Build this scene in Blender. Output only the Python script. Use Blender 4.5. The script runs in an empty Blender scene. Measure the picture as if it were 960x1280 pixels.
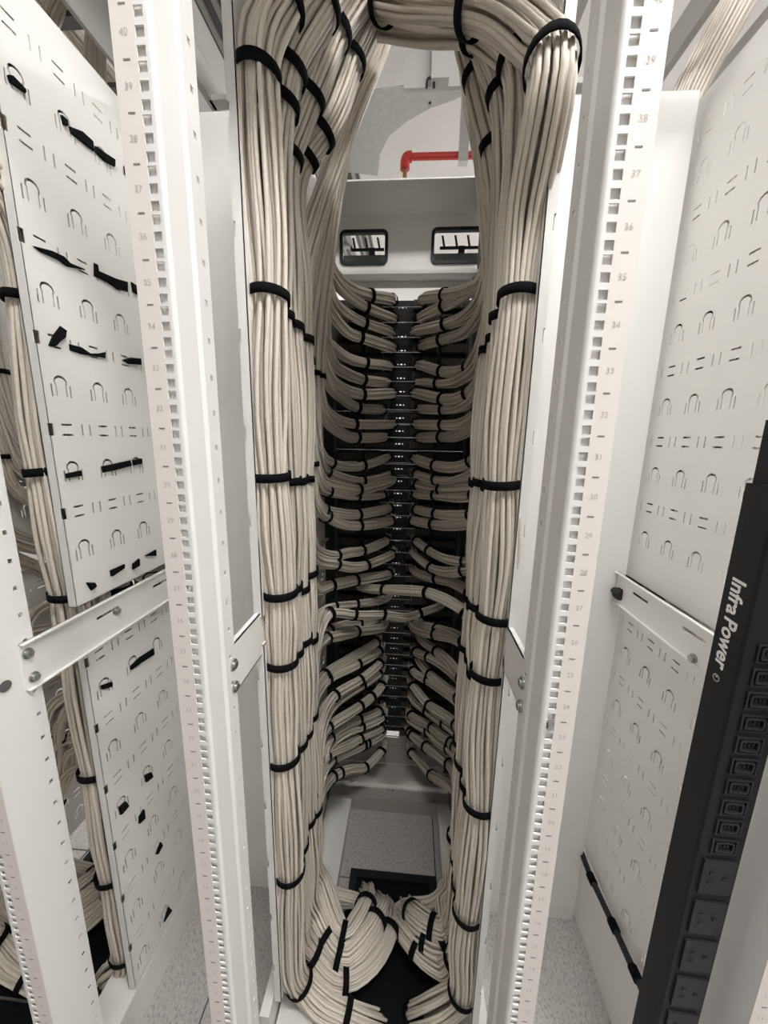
import bpy, bmesh, math, random
import numpy as np
from mathutils import Matrix, Vector
from mathutils.geometry import delaunay_2d_cdt

# ------------------------------------------------------------------ camera
F_PX, YAW, PITCH, ROLL = 458.626, -0.0711079, 0.1948332, -0.0191033
CAM = np.array([0.0449, -0.4214, 1.43])
_cy, _sy, _cp, _sp = math.cos(YAW), math.sin(YAW), math.cos(PITCH), math.sin(PITCH)
_f = np.array([_sy*_cp, _cy*_cp, -_sp]); _r = np.array([_cy, -_sy, 0.0]); _d = np.cross(_f, _r)
_cr, _sr = math.cos(ROLL), math.sin(ROLL)
M3 = np.array([_cr*_r + _sr*_d, -_sr*_r + _cr*_d, _f])      # rows: right, down, forward

scene = bpy.context.scene
COL = scene.collection
cd = bpy.data.cameras.new('camera'); cam = bpy.data.objects.new('camera', cd); COL.objects.link(cam)
cd.sensor_fit = 'VERTICAL'; cd.sensor_height = 36.0; cd.sensor_width = 27.0
cd.lens = F_PX*36.0/1280.0; cd.clip_start = 0.01; cd.clip_end = 50
R3 = Matrix(((M3[0][0], -M3[1][0], -M3[2][0]), (M3[0][1], -M3[1][1], -M3[2][1]), (M3[0][2], -M3[1][2], -M3[2][2])))
cam.matrix_world = Matrix.Translation(CAM.tolist()) @ R3.to_4x4()
scene.camera = cam

# ------------------------------------------------------------------ world, exposure
w = bpy.data.worlds.new('world'); scene.world = w; w.use_nodes = True
w.node_tree.nodes['Background'].inputs[0].default_value = (1.0, 0.97, 0.93, 1)
w.node_tree.nodes['Background'].inputs[1].default_value = 0.15
vs = scene.view_settings
vs.view_transform = 'Standard'; vs.look = 'None'; vs.gamma = 1.0; vs.use_curve_mapping = False
vs.exposure = 0.0
scene.cycles.max_bounces = 16; scene.cycles.diffuse_bounces = 9
REAR_LIGHT, FRONT_LIGHT = 43.5, 60.0     # strength of the ceiling fixtures over the two aisles
REAR_FIXTURES = [(0.45, -0.60), (1.95, -0.60)]
FRONT_FIXTURES = [(-1.5, 2.5), (1.5, 2.5)]

random.seed(7); RNG = np.random.default_rng(7)

# ------------------------------------------------------------------ helpers
def ray(px, py):
    return M3.T @ np.array([(px-480)/F_PX, (py-640)/F_PX, 1.0])
def at(px, py, **k):
    d = ray(px, py); (a, v), = k.items(); i = 'XYZ'.index(a)
    return CAM + d*((v-CAM[i])/d[i])
def proj(P):
    q = (np.asarray(P, float)-CAM) @ M3.T
    return np.stack([480+F_PX*q[:, 0]/q[:, 2], 640+F_PX*q[:, 1]/q[:, 2]], 1)

def tag(o, label=None, cat=None, group=None, kind=None):
    if label: o['label'] = label
    if cat: o['category'] = cat
    if group: o['group'] = group
    if kind: o['kind'] = kind
    return o
def empty(name, loc=(0, 0, 0), parent=None):
    o = bpy.data.objects.new(name, None); COL.objects.link(o); o.location = loc
    o.empty_display_size = .05
    if parent: o.parent = parent
    return o

class MB:
    """collects shapes in world coordinates; build() links ONE mesh object"""
    def __init__(s): s.v = []; s.f = []; s.sm = []
    def add(s, vs, fs, smooth=False):
        b = len(s.v); s.v.extend([tuple(map(float, q)) for q in vs])
        s.f.extend([tuple(i+b for i in q) for q in fs]); s.sm.extend([smooth]*len(fs))
        return s
    def box(s, x0, x1, y0, y1, z0, z1):
        if x0 > x1: x0, x1 = x1, x0
        if y0 > y1: y0, y1 = y1, y0
        if z0 > z1: z0, z1 = z1, z0
        return s.add([(x0,y0,z0),(x1,y0,z0),(x1,y1,z0),(x0,y1,z0),(x0,y0,z1),(x1,y0,z1),(x1,y1,z1),(x0,y1,z1)],
              [(0,3,2,1),(4,5,6,7),(0,1,5,4),(1,2,6,5),(2,3,7,6),(3,0,4,7)])
    def cbox(s, x0, x1, y0, y1, z0, z1, c):
        """box with its vertical edges chamfered"""
        xs = [(x0+c,y0),(x1-c,y0),(x1,y0+c),(x1,y1-c),(x1-c,y1),(x0+c,y1),(x0,y1-c),(x0,y0+c)]
        return s.prism([(a, b, 0) for a, b in xs], (0, 0, z1-z0), off=(0, 0, z0))
    def prism(s, poly, ext, off=(0, 0, 0), smooth=False):
        n = len(poly); e = np.array(ext, float); o = np.array(off, float)
        a = [np.array(q, float)+o for q in poly]; b = [q+e for q in a]
        fs = [tuple(range(n))[::-1], tuple(range(n, 2*n))] + [(i, (i+1) % n, n+(i+1) % n, n+i) for i in range(n)]
        return s.add(a+b, fs, smooth)
    def tube(s, pts, r, sides=8, smooth=True, cap=True):
        P = np.asarray(pts, float); N, B = frames(P)
        r = np.broadcast_to(np.asarray(r, float), (len(P),))
        th = np.linspace(0, 2*math.pi, sides, endpoint=False)
        V = P[:, None] + r[:, None, None]*(np.cos(th)[None, :, None]*N[:, None] + np.sin(th)[None, :, None]*B[:, None])
        fs = [(i*sides+j, i*sides+(j+1) % sides, (i+1)*sides+(j+1) % sides, (i+1)*sides+j) for i in range(len(P)-1) for j in range(sides)]
        s.add(V.reshape(-1, 3), fs, smooth)
        if cap:
            s.add(V[0], [tuple(range(sides))[::-1]]); s.add(V[-1], [tuple(range(sides))])
        return s
    def cyl(s, a, b, r, sides=16): return s.tube([a, b], r, sides)
    def build(s, name, mat, parent=None, origin=None, wob=None):
        o_ = np.array(origin if origin is not None else (world_loc(parent) if parent else (0, 0, 0)), float)
        me = bpy.data.meshes.new(name)
        me.from_pydata([tuple(np.array(q)-o_) for q in s.v], [], s.f)
        if any(s.sm): me.polygons.foreach_set('use_smooth', s.sm)
        me.materials.append(mat); me.update()
        ob = bpy.data.objects.new(name, me); COL.objects.link(ob)
        if parent: ob.parent = parent
        else: ob.location = o_
        if parent and origin is not None: ob.location = o_ - world_loc(parent)
        return ob
def world_loc(o):
    l = np.array(o.location, float)
    while o.parent: o = o.parent; l = l+np.array(o.location, float)
    return l

def frames(P):
    T = np.gradient(P, axis=0); T /= np.linalg.norm(T, axis=1)[:, None]+1e-12
    up = np.array([0, 1.0, 0]) if abs(T[0][1]) < .9 else np.array([1.0, 0, 0])
    N = np.zeros_like(P); n = up - T[0]*(up@T[0]); n /= np.linalg.norm(n); N[0] = n
    for i in range(1, len(P)):
        n = N[i-1] - T[i]*(N[i-1]@T[i]); N[i] = n/np.linalg.norm(n)
    return N, np.cross(T, N)
def spline(pts, step=.02, nmin=8):
    P = np.asarray(pts, float)
    Q = np.vstack([2*P[0]-P[1], P, 2*P[-1]-P[-2]])
    out = []
    for i in range(1, len(Q)-2):
        p0, p1, p2, p3 = Q[i-1], Q[i], Q[i+1], Q[i+2]
        d = [max(np.linalg.norm(b-a), 1e-6)**.5 for a, b in ((p0,p1),(p1,p2),(p2,p3))]
        m1 = (p1-p0)/d[0]-(p2-p0)/(d[0]+d[1])+(p2-p1)/d[1]
        m2 = (p2-p1)/d[1]-(p3-p1)/(d[1]+d[2])+(p3-p2)/d[2]
        m1 *= d[1]; m2 *= d[1]
        t = np.linspace(0, 1, 12, endpoint=False)[:, None]
        out.append((2*t**3-3*t**2+1)*p1+(t**3-2*t**2+t)*m1+(-2*t**3+3*t**2)*p2+(t**3-t**2)*m2)
    D = np.vstack(out+[P[-1:]])
    s = np.concatenate([[0], np.cumsum(np.linalg.norm(np.diff(D, axis=0), axis=1))])
    n = max(nmin, int(s[-1]/step)); u = np.linspace(0, s[-1], n)
    return np.stack([np.interp(u, s, D[:, k]) for k in range(3)], 1)

# ------------------------------------------------------------------ materials
def material(name, col, rough=.5, metal=0.0, spec=.5, noise=None, bump=None):
    m = bpy.data.materials.new(name); m.use_nodes = True
    nt = m.node_tree; b = nt.nodes['Principled BSDF']
    b.inputs['Base Color'].default_value = (*col, 1); b.inputs['Roughness'].default_value = rough
    b.inputs['Metallic'].default_value = metal; b.inputs['Specular IOR Level'].default_value = spec
    if noise:
        sc, amt = noise
        tc = nt.nodes.new('ShaderNodeTexCoord'); n = nt.nodes.new('ShaderNodeTexNoise')
        n.inputs['Scale'].default_value = sc; n.inputs['Detail'].default_value = 5
        r = nt.nodes.new('ShaderNodeMapRange'); r.inputs['To Min'].default_value = 1-amt; r.inputs['To Max'].default_value = 1+amt
        mx = nt.nodes.new('ShaderNodeVectorMath'); mx.operation = 'SCALE'; mx.inputs[0].default_value = col
        nt.links.new(tc.outputs['Object'], n.inputs['Vector']); nt.links.new(n.outputs['Fac'], r.inputs['Value'])
        nt.links.new(r.outputs[0], mx.inputs['Scale']); nt.links.new(mx.outputs[0], b.inputs['Base Color'])
    if bump:
        sc, st = bump
        tc = nt.nodes.new('ShaderNodeTexCoord'); n = nt.nodes.new('ShaderNodeTexNoise'); n.inputs['Scale'].default_value = sc
        bp = nt.nodes.new('ShaderNodeBump'); bp.inputs['Strength'].default_value = st; bp.inputs['Distance'].default_value = .001
        nt.links.new(tc.outputs['Object'], n.inputs['Vector']); nt.links.new(n.outputs['Fac'], bp.inputs['Height'])
        nt.links.new(bp.outputs[0], b.inputs['Normal'])
    return m
def emission(name, col, st):
    m = bpy.data.materials.new(name); m.use_nodes = True; nt = m.node_tree; nt.nodes.clear()
    e = nt.nodes.new('ShaderNodeEmission'); e.inputs[0].default_value = (*col, 1); e.inputs[1].default_value = st
    o = nt.nodes.new('ShaderNodeOutputMaterial'); nt.links.new(e.outputs[0], o.inputs[0]); return m
WHITE = material('white_powder_coat', (.80, .79, .77), .42, noise=(30, .012), bump=(900, .04))
WHITE2 = material('white_sheet_steel', (.79, .78, .755), .5, noise=(12, .015), bump=(700, .05))
LABEL = material('pinkish_scale_strip', (.78, .735, .70), .5)
INK = material('printed_grey_ink', (.22, .20, .19), .6)
INKL = material('faded_print', (.50, .46, .44), .6)
VELCRO = material('black_hook_and_loop', (.007, .0065, .008), .9, spec=.08, bump=(1500, .4))
BLACK = material('black_plastic', (.012, .012, .013), .5, spec=.35)
BLACKM = material('matte_black', (.012, .012, .013), .6)
PDU = material('black_painted_steel', (.011, .0105, .011), .5, spec=.2, bump=(900, .05))
PRINT = material('white_print', (.75, .74, .72), .5)
STEEL = material('zinc_steel', (.45, .45, .44), .35, .9)
GALV = material('galvanised_sheet', (.46, .46, .45), .42, .55, noise=(45, .22))
GREY = material('grey_sheet_metal', (.40, .39, .375), .5)
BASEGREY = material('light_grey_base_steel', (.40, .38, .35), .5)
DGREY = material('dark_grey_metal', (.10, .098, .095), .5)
COPPER = material('bare_copper', (.45, .2, .12), .4, .8)
RED = material('red_sprinkler_paint', (.52, .035, .03), .35)
WALL = material('wall_paint', (.74, .73, .71), .7)
WALLB = material('opposite_rack_row_grey', (.36, .355, .35), .6)
CEIL = material('ceiling_paint', (.82, .81, .80), .8, noise=(6, .02))
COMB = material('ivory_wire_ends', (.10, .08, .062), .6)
BRUSH = material('black_brush', (.008, .008, .009), .9, spec=.1)
GAP = material('dark_tile_joint', (.03, .027, .027), .8)
def cable_material():
    m = bpy.data.materials.new('ivory_cable_jacket'); m.use_nodes = True; nt = m.node_tree; b = nt.nodes['Principled BSDF']
    b.inputs['Roughness'].default_value = .5; b.inputs['Specular IOR Level'].default_value = .35
    g = nt.nodes.new('ShaderNodeNewGeometry'); tc = nt.nodes.new('ShaderNodeTexCoord')
    n = nt.nodes.new('ShaderNodeTexNoise'); n.inputs['Scale'].default_value = 160; n.inputs['Detail'].default_value = 2
    nt.links.new(tc.outputs['Object'], n.inputs['Vector'])
    r1 = nt.nodes.new('ShaderNodeMapRange'); r1.inputs['To Min'].default_value = .86; r1.inputs['To Max'].default_value = 1.08
    nt.links.new(g.outputs['Random Per Island'], r1.inputs['Value'])
    r2 = nt.nodes.new('ShaderNodeMapRange'); r2.inputs['From Min'].default_value = .3; r2.inputs['From Max'].default_value = .7
    r2.inputs['To Min'].default_value = .95; r2.inputs['To Max'].default_value = 1.04
    nt.links.new(n.outputs['Fac'], r2.inputs['Value'])
    mu = nt.nodes.new('ShaderNodeMath'); mu.operation = 'MULTIPLY'
    nt.links.new(r1.outputs[0], mu.inputs[0]); nt.links.new(r2.outputs[0], mu.inputs[1])
    v = nt.nodes.new('ShaderNodeVectorMath'); v.operation = 'SCALE'; v.inputs[0].default_value = (.69, .635, .56)
    nt.links.new(mu.outputs[0], v.inputs['Scale']); nt.links.new(v.outputs[0], b.inputs['Base Color'])
    return m
CABLE = cable_material()
def floor_material():
    m = bpy.data.materials.new('speckled_vinyl'); m.use_nodes = True; nt = m.node_tree; b = nt.nodes['Principled BSDF']
    b.inputs['Roughness'].default_value = .45
    tc = nt.nodes.new('ShaderNodeTexCoord')
    mp = nt.nodes.new('ShaderNodeMapping'); mp.inputs['Scale'].default_value = (1, .6, 1); mp.inputs['Rotation'].default_value = (0, 0, .3)
    nt.links.new(tc.outputs['Object'], mp.inputs['Vector'])
    n = nt.nodes.new('ShaderNodeTexNoise'); n.inputs['Scale'].default_value = 210; n.inputs['Detail'].default_value = 3
    n2 = nt.nodes.new('ShaderNodeTexNoise'); n2.inputs['Scale'].default_value = 55; n2.inputs['Detail'].default_value = 2
    nt.links.new(mp.outputs[0], n.inputs['Vector']); nt.links.new(mp.outputs[0], n2.inputs['Vector'])
    cr = nt.nodes.new('ShaderNodeValToRGB'); e = cr.color_ramp.elements
    e[0].position = .34; e[0].color = (.31, .29, .285, 1); e[1].position = .45; e[1].color = (.47, .445, .435, 1)
    x = e.new(.66); x.color = (.55, .525, .515, 1)
    nt.links.new(n.outputs['Fac'], cr.inputs[0])
    r = nt.nodes.new('ShaderNodeMapRange'); r.inputs['To Min'].default_value = .86; r.inputs['To Max'].default_value = 1.08
    nt.links.new(n2.outputs['Fac'], r.inputs['Value'])
    v = nt.nodes.new('ShaderNodeVectorMath'); v.operation = 'SCALE'
    nt.links.new(cr.outputs[0], v.inputs[0]); nt.links.new(r.outputs[0], v.inputs['Scale'])
    nt.links.new(v.outputs[0], b.inputs['Base Color'])
    return m
FLOOR = floor_material()

# ------------------------------------------------------------------ the room
P = .6055; TX, TY = -.434, .5305
fl = MB().box(-4, 4, -3, 3.6, -.05, -.006).build('floor', GAP); tag(fl, 'dark sub-floor under the speckled grey vinyl tiles', 'floor', kind='structure')
tile_me = None
for i in range(-6, 7):
    for j in range(-5, 5):
        x0, y0 = TX+i*P, TY+j*P
        if x0 < -3.9 or x0 > 3.4 or y0 < -2.9 or y0 > 3: continue
        if tile_me is None:
            g = .002; h = P-2*g
            o = MB().box(g, h+g, g, h+g, -.02, 0).build('floor_tile', FLOOR, fl); tile_me = o.data
        else:
            o = bpy.data.objects.new('floor_tile', tile_me); COL.objects.link(o); o.parent = fl
        o.location = (x0, y0, 0)
tag(MB().box(-4, 4, -3, 3.6, 3.1, 3.2).build('ceiling', CEIL), 'white ceiling above the cable trays', 'ceiling', kind='structure')
tag(MB().box(-4, 4, 3.5, 3.6, 0, 3.1).build('wall_front', WALL), 'white wall beyond the front aisle', 'wall', kind='structure')
tag(MB().box(-4, 4, -1.85, -1.75, 0, 3.1).build('wall_back', WALLB), 'plain grey wall behind the photographer', 'wall', kind='structure')
tag(MB().box(-4.1, -4, -3, 3.6, 0, 3.1).build('wall_left', WALL), 'white side wall at the left end of the rack row', 'wall', kind='structure')
tag(MB().box(4, 4.1, -3, 3.6, 0, 3.1).build('wall_right', WALL), 'white side wall at the right end of the rack row', 'wall', kind='structure')
ORD3 = ['first', 'second', 'third']
def fixture(x, y, st, lab):
    t = empty('ceiling_light', (x, y, 3.1)); tag(t, lab, 'ceiling light', 'ceiling lights over the aisles')
    MB().box(x-.62, x+.62, y-.16, y+.16, 3.05, 3.10).build('housing', WHITE, t)
    MB().box(x-.60, x+.60, y-.14, y+.14, 3.042, 3.05).build('diffuser', emission('lit_diffuser', (1, .985, .96), st), t)
for k, (x, y) in enumerate(REAR_FIXTURES): fixture(x, y, REAR_LIGHT, 'long lit ceiling light over the aisle behind the photographer, %s from the left' % ORD3[k])
for k, (x, y) in enumerate(FRONT_FIXTURES): fixture(x, y, FRONT_LIGHT, 'long lit ceiling light over the aisle beyond the racks, %s from the left' % ORD3[k])

# ------------------------------------------------------------------ rack hardware
U = .04445; Z0 = .06
def uz(n): return Z0+(n-1)*U
_num = {}
def number_mesh(txt, size, italic=0.0):
    key = (txt, size)
    if key not in _num:
        c = bpy.data.curves.new('text', 'FONT'); c.body = txt; c.size = size; c.align_x = 'CENTER'; c.align_y = 'CENTER'; c.resolution_u = 3; c.shear = italic; c.offset = .0009 if italic else 0
        o = bpy.data.objects.new('text', c); COL.objects.link(o)
        dg = bpy.context.evaluated_depsgraph_get(); me = o.evaluated_get(dg).to_mesh()
        _num[key] = ([tuple(v.co) for v in me.vertices], [tuple(p.vertices) for p in me.polygons])
        bpy.data.objects.remove(o); bpy.data.curves.remove(c)
    return _num[key]

def mounting_rail(parent, cx, side, notch=()):
    """19-inch U-channel upright; side -1 = left rail, +1 = right rail of the rack centred at cx"""
    s = side; X = lambda a: cx+s*a
    m = MB(); t = .002; zt = uz(43)+.02; zb = Z0-.05
    def bx(x0, x1, y0, y1, z0, z1): m.box(X(x0), X(x1), y0, y1, z0, z1)
    hole = []
    for n in range(1, 43):
        for q in (.00635, .022225, .0381): hole.append(uz(n)+q)
    h = .00475
    bx(.2245, .2278, 0, t, zb, zt)                       # strip beside the holes
    z = zb
    for hz in hole:
        bx(.2278, .2373, 0, t, z, hz-h); z = hz+h
    bx(.2278, .2373, 0, t, z, zt)
    # rounded fold and inner flange with a small step
    arc = [(.2245-.0045*math.sin(a), .0045-.0045*math.cos(a)) for a in np.linspace(0, math.pi/2, 6)]
    ar2 = [(.2245-.0025*math.sin(a), .0045-.0025*math.cos(a)) for a in np.linspace(math.pi/2, 0, 6)]
    m.prism([(X(a), b, zb) for a, b in arc+ar2], (0, 0, zt-zb), smooth=False)
    bx(.2200, .2220, .0045, .040, zb, zt)
    m.prism([(X(.2200), .040, zb), (X(.2170), .046, zb), (X(.2190), .046, zb), (X(.2220), .040, zb)], (0, 0, zt-zb))
    bx(.2170, .2190, .046, .058, zb, zt); bx(.2170, .2190, .0645, .074, zb, zt)
    z = zb
    for n in range(1, 43):
        c = uz(n)+.022; bx(.2170, .2190, .058, .0645, z, c-.0035); z = c+.0035
    bx(.2170, .2190, .058, .0645, z, zt)
    # outer flange with its row of small square holes
    bx(.2600, .2620, t, .066, zb, zt); bx(.2600, .2620, .0725, .082, zb, zt)
    z = zb
    for n in range(1, 43):
        c = uz(n)+.022; bx(.2600, .2620, .066, .0725, z, c-.0035); z = c+.0035
    bx(.2600, .2620, .066, .0725, z, zt)
    # inside of the channel that shows through the holes
    bx(.2225, .2595, .0036, .0051, zb, zt)
    ra = m.build('mounting_rail', WHITE, parent)
    MB().box(X(.2373), X(.2620), 0, t, zb, zt).build('scale_strip', LABEL, ra)
    d = MB(); e = MB()
    for n in range(1, 44):
        z = uz(n); d.box(X(.2448), X(.2520), -.0003, .0002, z-.0008, z+.0008)
    for n in range(1, 43):
        vs_, fs_ = number_mesh(str(n), .0088)
        e.add([(X(.2490)+a, -.0003, uz(n)+U/2+b) for a, b, c in vs_], fs_)
    tag(d.build('unit_dashes', INK, ra), kind='stuff'); tag(e.build('unit_numbers', INKL, ra), kind='stuff')
    return ra

# perforated sheet: tiles of 80 x 75 mm with slots or tie arches, triangulated once each
PC, PR_ = .080, .150; U0, V0 = .2170, 1.4365
def rect(cu, cv, wu, wv): return [(cu-wu/2, cv-wv/2), (cu+wu/2, cv-wv/2), (cu+wu/2, cv+wv/2), (cu-wu/2, cv+wv/2)]
SLOT = [rect(0, .009, .021, .0034), rect(0, -.009, .021, .0034), rect(-.0315, 0, .0030, .021), rect(.0315, 0, .0030, .021)]
_o = [(-.0108, -.017), (-.0108, .003)] + [(.0128*math.cos(a), .0075+.0115*math.sin(a)) for a in np.linspace(math.radians(200), math.radians(-20), 11)] + [(.0108, .003), (.0108, -.017)]
_i = [(.0084, -.017), (.0084, .004)] + [(.0098*math.cos(a), .0070+.0078*math.sin(a)) for a in np.linspace(math.radians(-15), math.radians(195), 11)] + [(-.0084, .004), (-.0084, -.017)]
ARCH = [_o+_i, rect(-.0178, -.0075, .0029, .021), rect(.0178, -.0075, .0029, .021)]
def inside(p, poly):
    c = False; n = len(poly)
    for i in range(n):
        (x1, y1), (x2, y2) = poly[i], poly[(i+1) % n]
        if (y1 > p[1]) != (y2 > p[1]) and p[0] < (x2-x1)*(p[1]-y1)/(y2-y1)+x1: c = not c
    return c
def sheet(outer, holes):
    vs_, es = [], []
    for poly in [outer]+holes:
        b = len(vs_); n = len(poly); vs_ += [Vector(q) for q in poly]; es += [(b+i, b+(i+1) % n) for i in range(n)]
    v, e, f, *_ = delaunay_2d_cdt(vs_, es, [], 0, 1e-7)
    fs = []
    for t in f:
        c = [sum(v[i][k] for i in t)/len(t) for k in (0, 1)]
        if any(inside(c, hh) for hh in holes) or not inside(c, outer): continue
        fs.append(tuple(t))
    return [tuple(q) for q in v], fs
CELL = [sheet(rect(0, 0, PC, .075), SLOT), sheet(rect(0, 0, PC, .075), ARCH)]
NOTCH = [(-.034, -.0375), (.04, -.0375), (.04, .0375), (-.034, .0375), (-.034, .0105), (-.0255, .0105), (-.0255, -.0105), (-.034, -.0105)]
CELL0 = [sheet(NOTCH, SLOT[:2]+SLOT[3:]), sheet([(-.034, -.0375), (.04, -.0375), (.04, .0375), (-.034, .0375)], ARCH)]
def perforated(parent, xf, y0, z0, z1, ncol, name='side_panel', flange=0.0, t=.0015, edge=True):
    """perforated sheet in the plane x = xf; flange folds towards +-x by 'flange' at its near edge"""
    m = MB(); ylo = y0; yhi = U0-PC/2+ncol*PC
    sg = 1 if flange < 0 else -1                      # outward normal is away from the fold
    x2 = xf-sg*t
    def quad(a, b, c, d): 
        m.add([(xf, a, b), (xf, c, b), (xf, c, d), (xf, a, d)], [(0, 1, 2, 3)]); m.add([(x2, a, b), (x2, c, b), (x2, c, d), (x2, a, d)], [(3, 2, 1, 0)])
    rows = []; k = -20
    while V0+.075*k-.0375 < z1:
        c = V0+.075*k
        if c-.0375 >= z0-1e-6 and c+.0375 <= z1+1e-6: rows.append((k, c))
        k += 1
    zl, zh = rows[0][1]-.0375, rows[-1][1]+.0375
    for k, c in rows:
        for j in range(ncol):
            vs_, fs_ = (CELL if j else CELL0)[k % 2]; hs = ((SLOT if j else SLOT[:2]+SLOT[3:]) if k % 2 == 0 else ARCH)
            cu = U0+j*PC
            for xx in (xf, x2): m.add([(xx, cu+a, c+b) for a, b in vs_], fs_)
            for hp in hs:
                n = len(hp); q = [(xf, cu+a, c+b) for a, b in hp]+[(x2, cu+a, c+b) for a, b in hp]
                m.add(q, [(i, (i+1) % n, n+(i+1) % n, n+i) for i in range(n)])
    if z0 < zl: quad(ylo, z0, yhi, zl)
    if z1 > zh: quad(ylo, zh, yhi, z1)
    sl = [c for k, c in rows if k % 2 == 0] if edge else []
    if flange:
        z = z0; fx = xf+flange
        for c in sl:
            m.box(xf, fx, y0, y0+t, z, c-.0105); m.box(xf-sg*.0035, fx, y0, y0+t, c-.0105, c+.0105); z = c+.0105
        m.box(xf, fx, y0, y0+t, z, z1)
        m.box(fx, fx+sg*t, y0, y0+.012, z0, z1)
    m.box(xf, x2, yhi-.001, yhi, z0, z1)
    if z0 > .5: m.box(xf, xf+flange, y0, yhi, z0, z0+t)
    else: m.box(xf, xf+flange, y0, yhi, z1-t, z1)
    return m.build(name, WHITE2, parent)

def brace(parent, x, y0, y1, z0=1.022, z1=1.104, bolts=(), name='brace', out=1):
    """depth brace: a shallow channel whose lips point outwards (out=+1: +x)"""
    m = MB(); t = .002
    zs = .5*(z0+z1)+.012
    slots = [y for y in np.arange(y0+.14, y1-.1, .16)]
    m.box(x, x+out*t, y0, y1, z0, zs-.003); m.box(x, x+out*t, y0, y1, zs+.003, z1)
    a = y0
    for q in slots: m.box(x, x+out*t, a, q, zs-.003, zs+.003); a = q+.055
    m.box(x, x+out*t, a, y1, zs-.003, zs+.003)
    m.box(x, x+out*.010, y0, y1, z1-t, z1); m.box(x, x+out*.008, y0, y1, z0, z0+t)
    b = m.build(name, WHITE, parent)
    for (y, z) in bolts:
        k = MB(); k.cyl((x+out*t, y, z), (x+out*.0045, y, z), .0085, 18); k.cyl((x+out*.0045, y, z), (x+out*.0095, y, z), .0062, 6)
        k.build('bolt', STEEL, b)
    return b

XB, XC, YP = -.2335, .2380, .1830
# --- centre rack
rack = empty('rack_frame', (0, .4, 0)); tag(rack, 'white open rack frame in the centre, full of ivory cables and patch panels', 'rack', 'open rack frames of the row')
mounting_rail(rack, 0, -1); mounting_rail(rack, 0, 1)
for x, fl_ in ((XB, .016), (XC, -.016)):
    perforated(rack, x, YP, 1.105, 2.11, 7, flange=fl_)
    perforated(rack, x, YP, .13, 1.05, 7, flange=fl_)
brace(rack, -.222, .050, .70, 1.030, 1.113, [], out=-1); brace(rack, .222, .050, .70, 1.030, 1.113, [], out=1)
for s in (-1, 1):
    for z in (1.088, 1.050):
        k = MB(); x = s*.2170; k.cyl((x, .066, z), (x-s*.003, .066, z), .0088, 18); k.cyl((x-s*.003, .066, z), (x-s*.006, .066, z), .006, 6); k.build('bolt', STEEL, rack)
    # uprights that carry the patch panels
    m = MB(); m.box(s*.222, s*.275, .895, .897, .06, 1.95); m.box(s*.2335, s*.2375, .738, .895, .06, 2.138); m.box(s*.236, s*.262, .80, .803, .06, 1.95)
    m.build('front_post', DGREY, rack)
    MB().box(s*(.146 if s < 0 else .190), s*.2345, .10, .759, 0, .05).build('base_beam', WHITE2, rack)
    MB().box(s*.2395, s*.262, .16, .80, 0, .125).build('base_upstand', WHITE2, rack)
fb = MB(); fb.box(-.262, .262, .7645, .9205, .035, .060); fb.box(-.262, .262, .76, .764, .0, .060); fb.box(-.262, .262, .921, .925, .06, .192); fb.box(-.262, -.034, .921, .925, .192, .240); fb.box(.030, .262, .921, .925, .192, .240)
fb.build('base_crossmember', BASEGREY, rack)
for (x, y) in ((-.19, .80), (-.15, .83), (.19, .80), (.16, .77), (-.005, .80), (.012, .80)):
    MB().cyl((x, y, .060), (x, y, .066), .008 if abs(x) > .1 else .005, 12).build('base_bolt', STEEL, rack)
# roof plate and the upper front plate with two rounded openings
MB().box(-.34, .36, .755, .925, 2.138, 2.142).build('roof_plate', WHITE2, rack)
MB().box(-.24, .24, -.012, .262, 2.140, 2.144).build('unseen_shade_roof', WHITE2, rack)  # added out of view to keep direct ceiling light out of the rack
def rrect(x0, x1, z0, z1, r, n=5):
    out = []
    for cx, cz, a0 in ((x1-r, z1-r, 0), (x0+r, z1-r, 90), (x0+r, z0+r, 180), (x1-r, z0+r, 270)):
        out += [(cx+r*math.cos(math.radians(a0+90*i/n)), cz+r*math.sin(math.radians(a0+90*i/n))) for i in range(n+1)]
    return out
W1, W2 = (-.209, -.058, 1.999, 2.094), (.090, .254, 1.999, 2.096)
tp = MB(); holes = [rrect(*W1, .014), rrect(*W2, .014)]
vs_, fs_ = sheet([(-.34, 1.955), (.36, 1.955), (.36, 2.142), (-.34, 2.142)], holes)
for yy in (.921, .925): tp.add([(a, yy, b) for a, b in vs_], fs_)
tp.box(-.34, .36, .860, .925, 1.945, 1.955); tp.box(-.34, .36, .918, .921, 1.925, 1.945)
tpo = tp.build('top_plate', WHITE2, rack)
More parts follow.
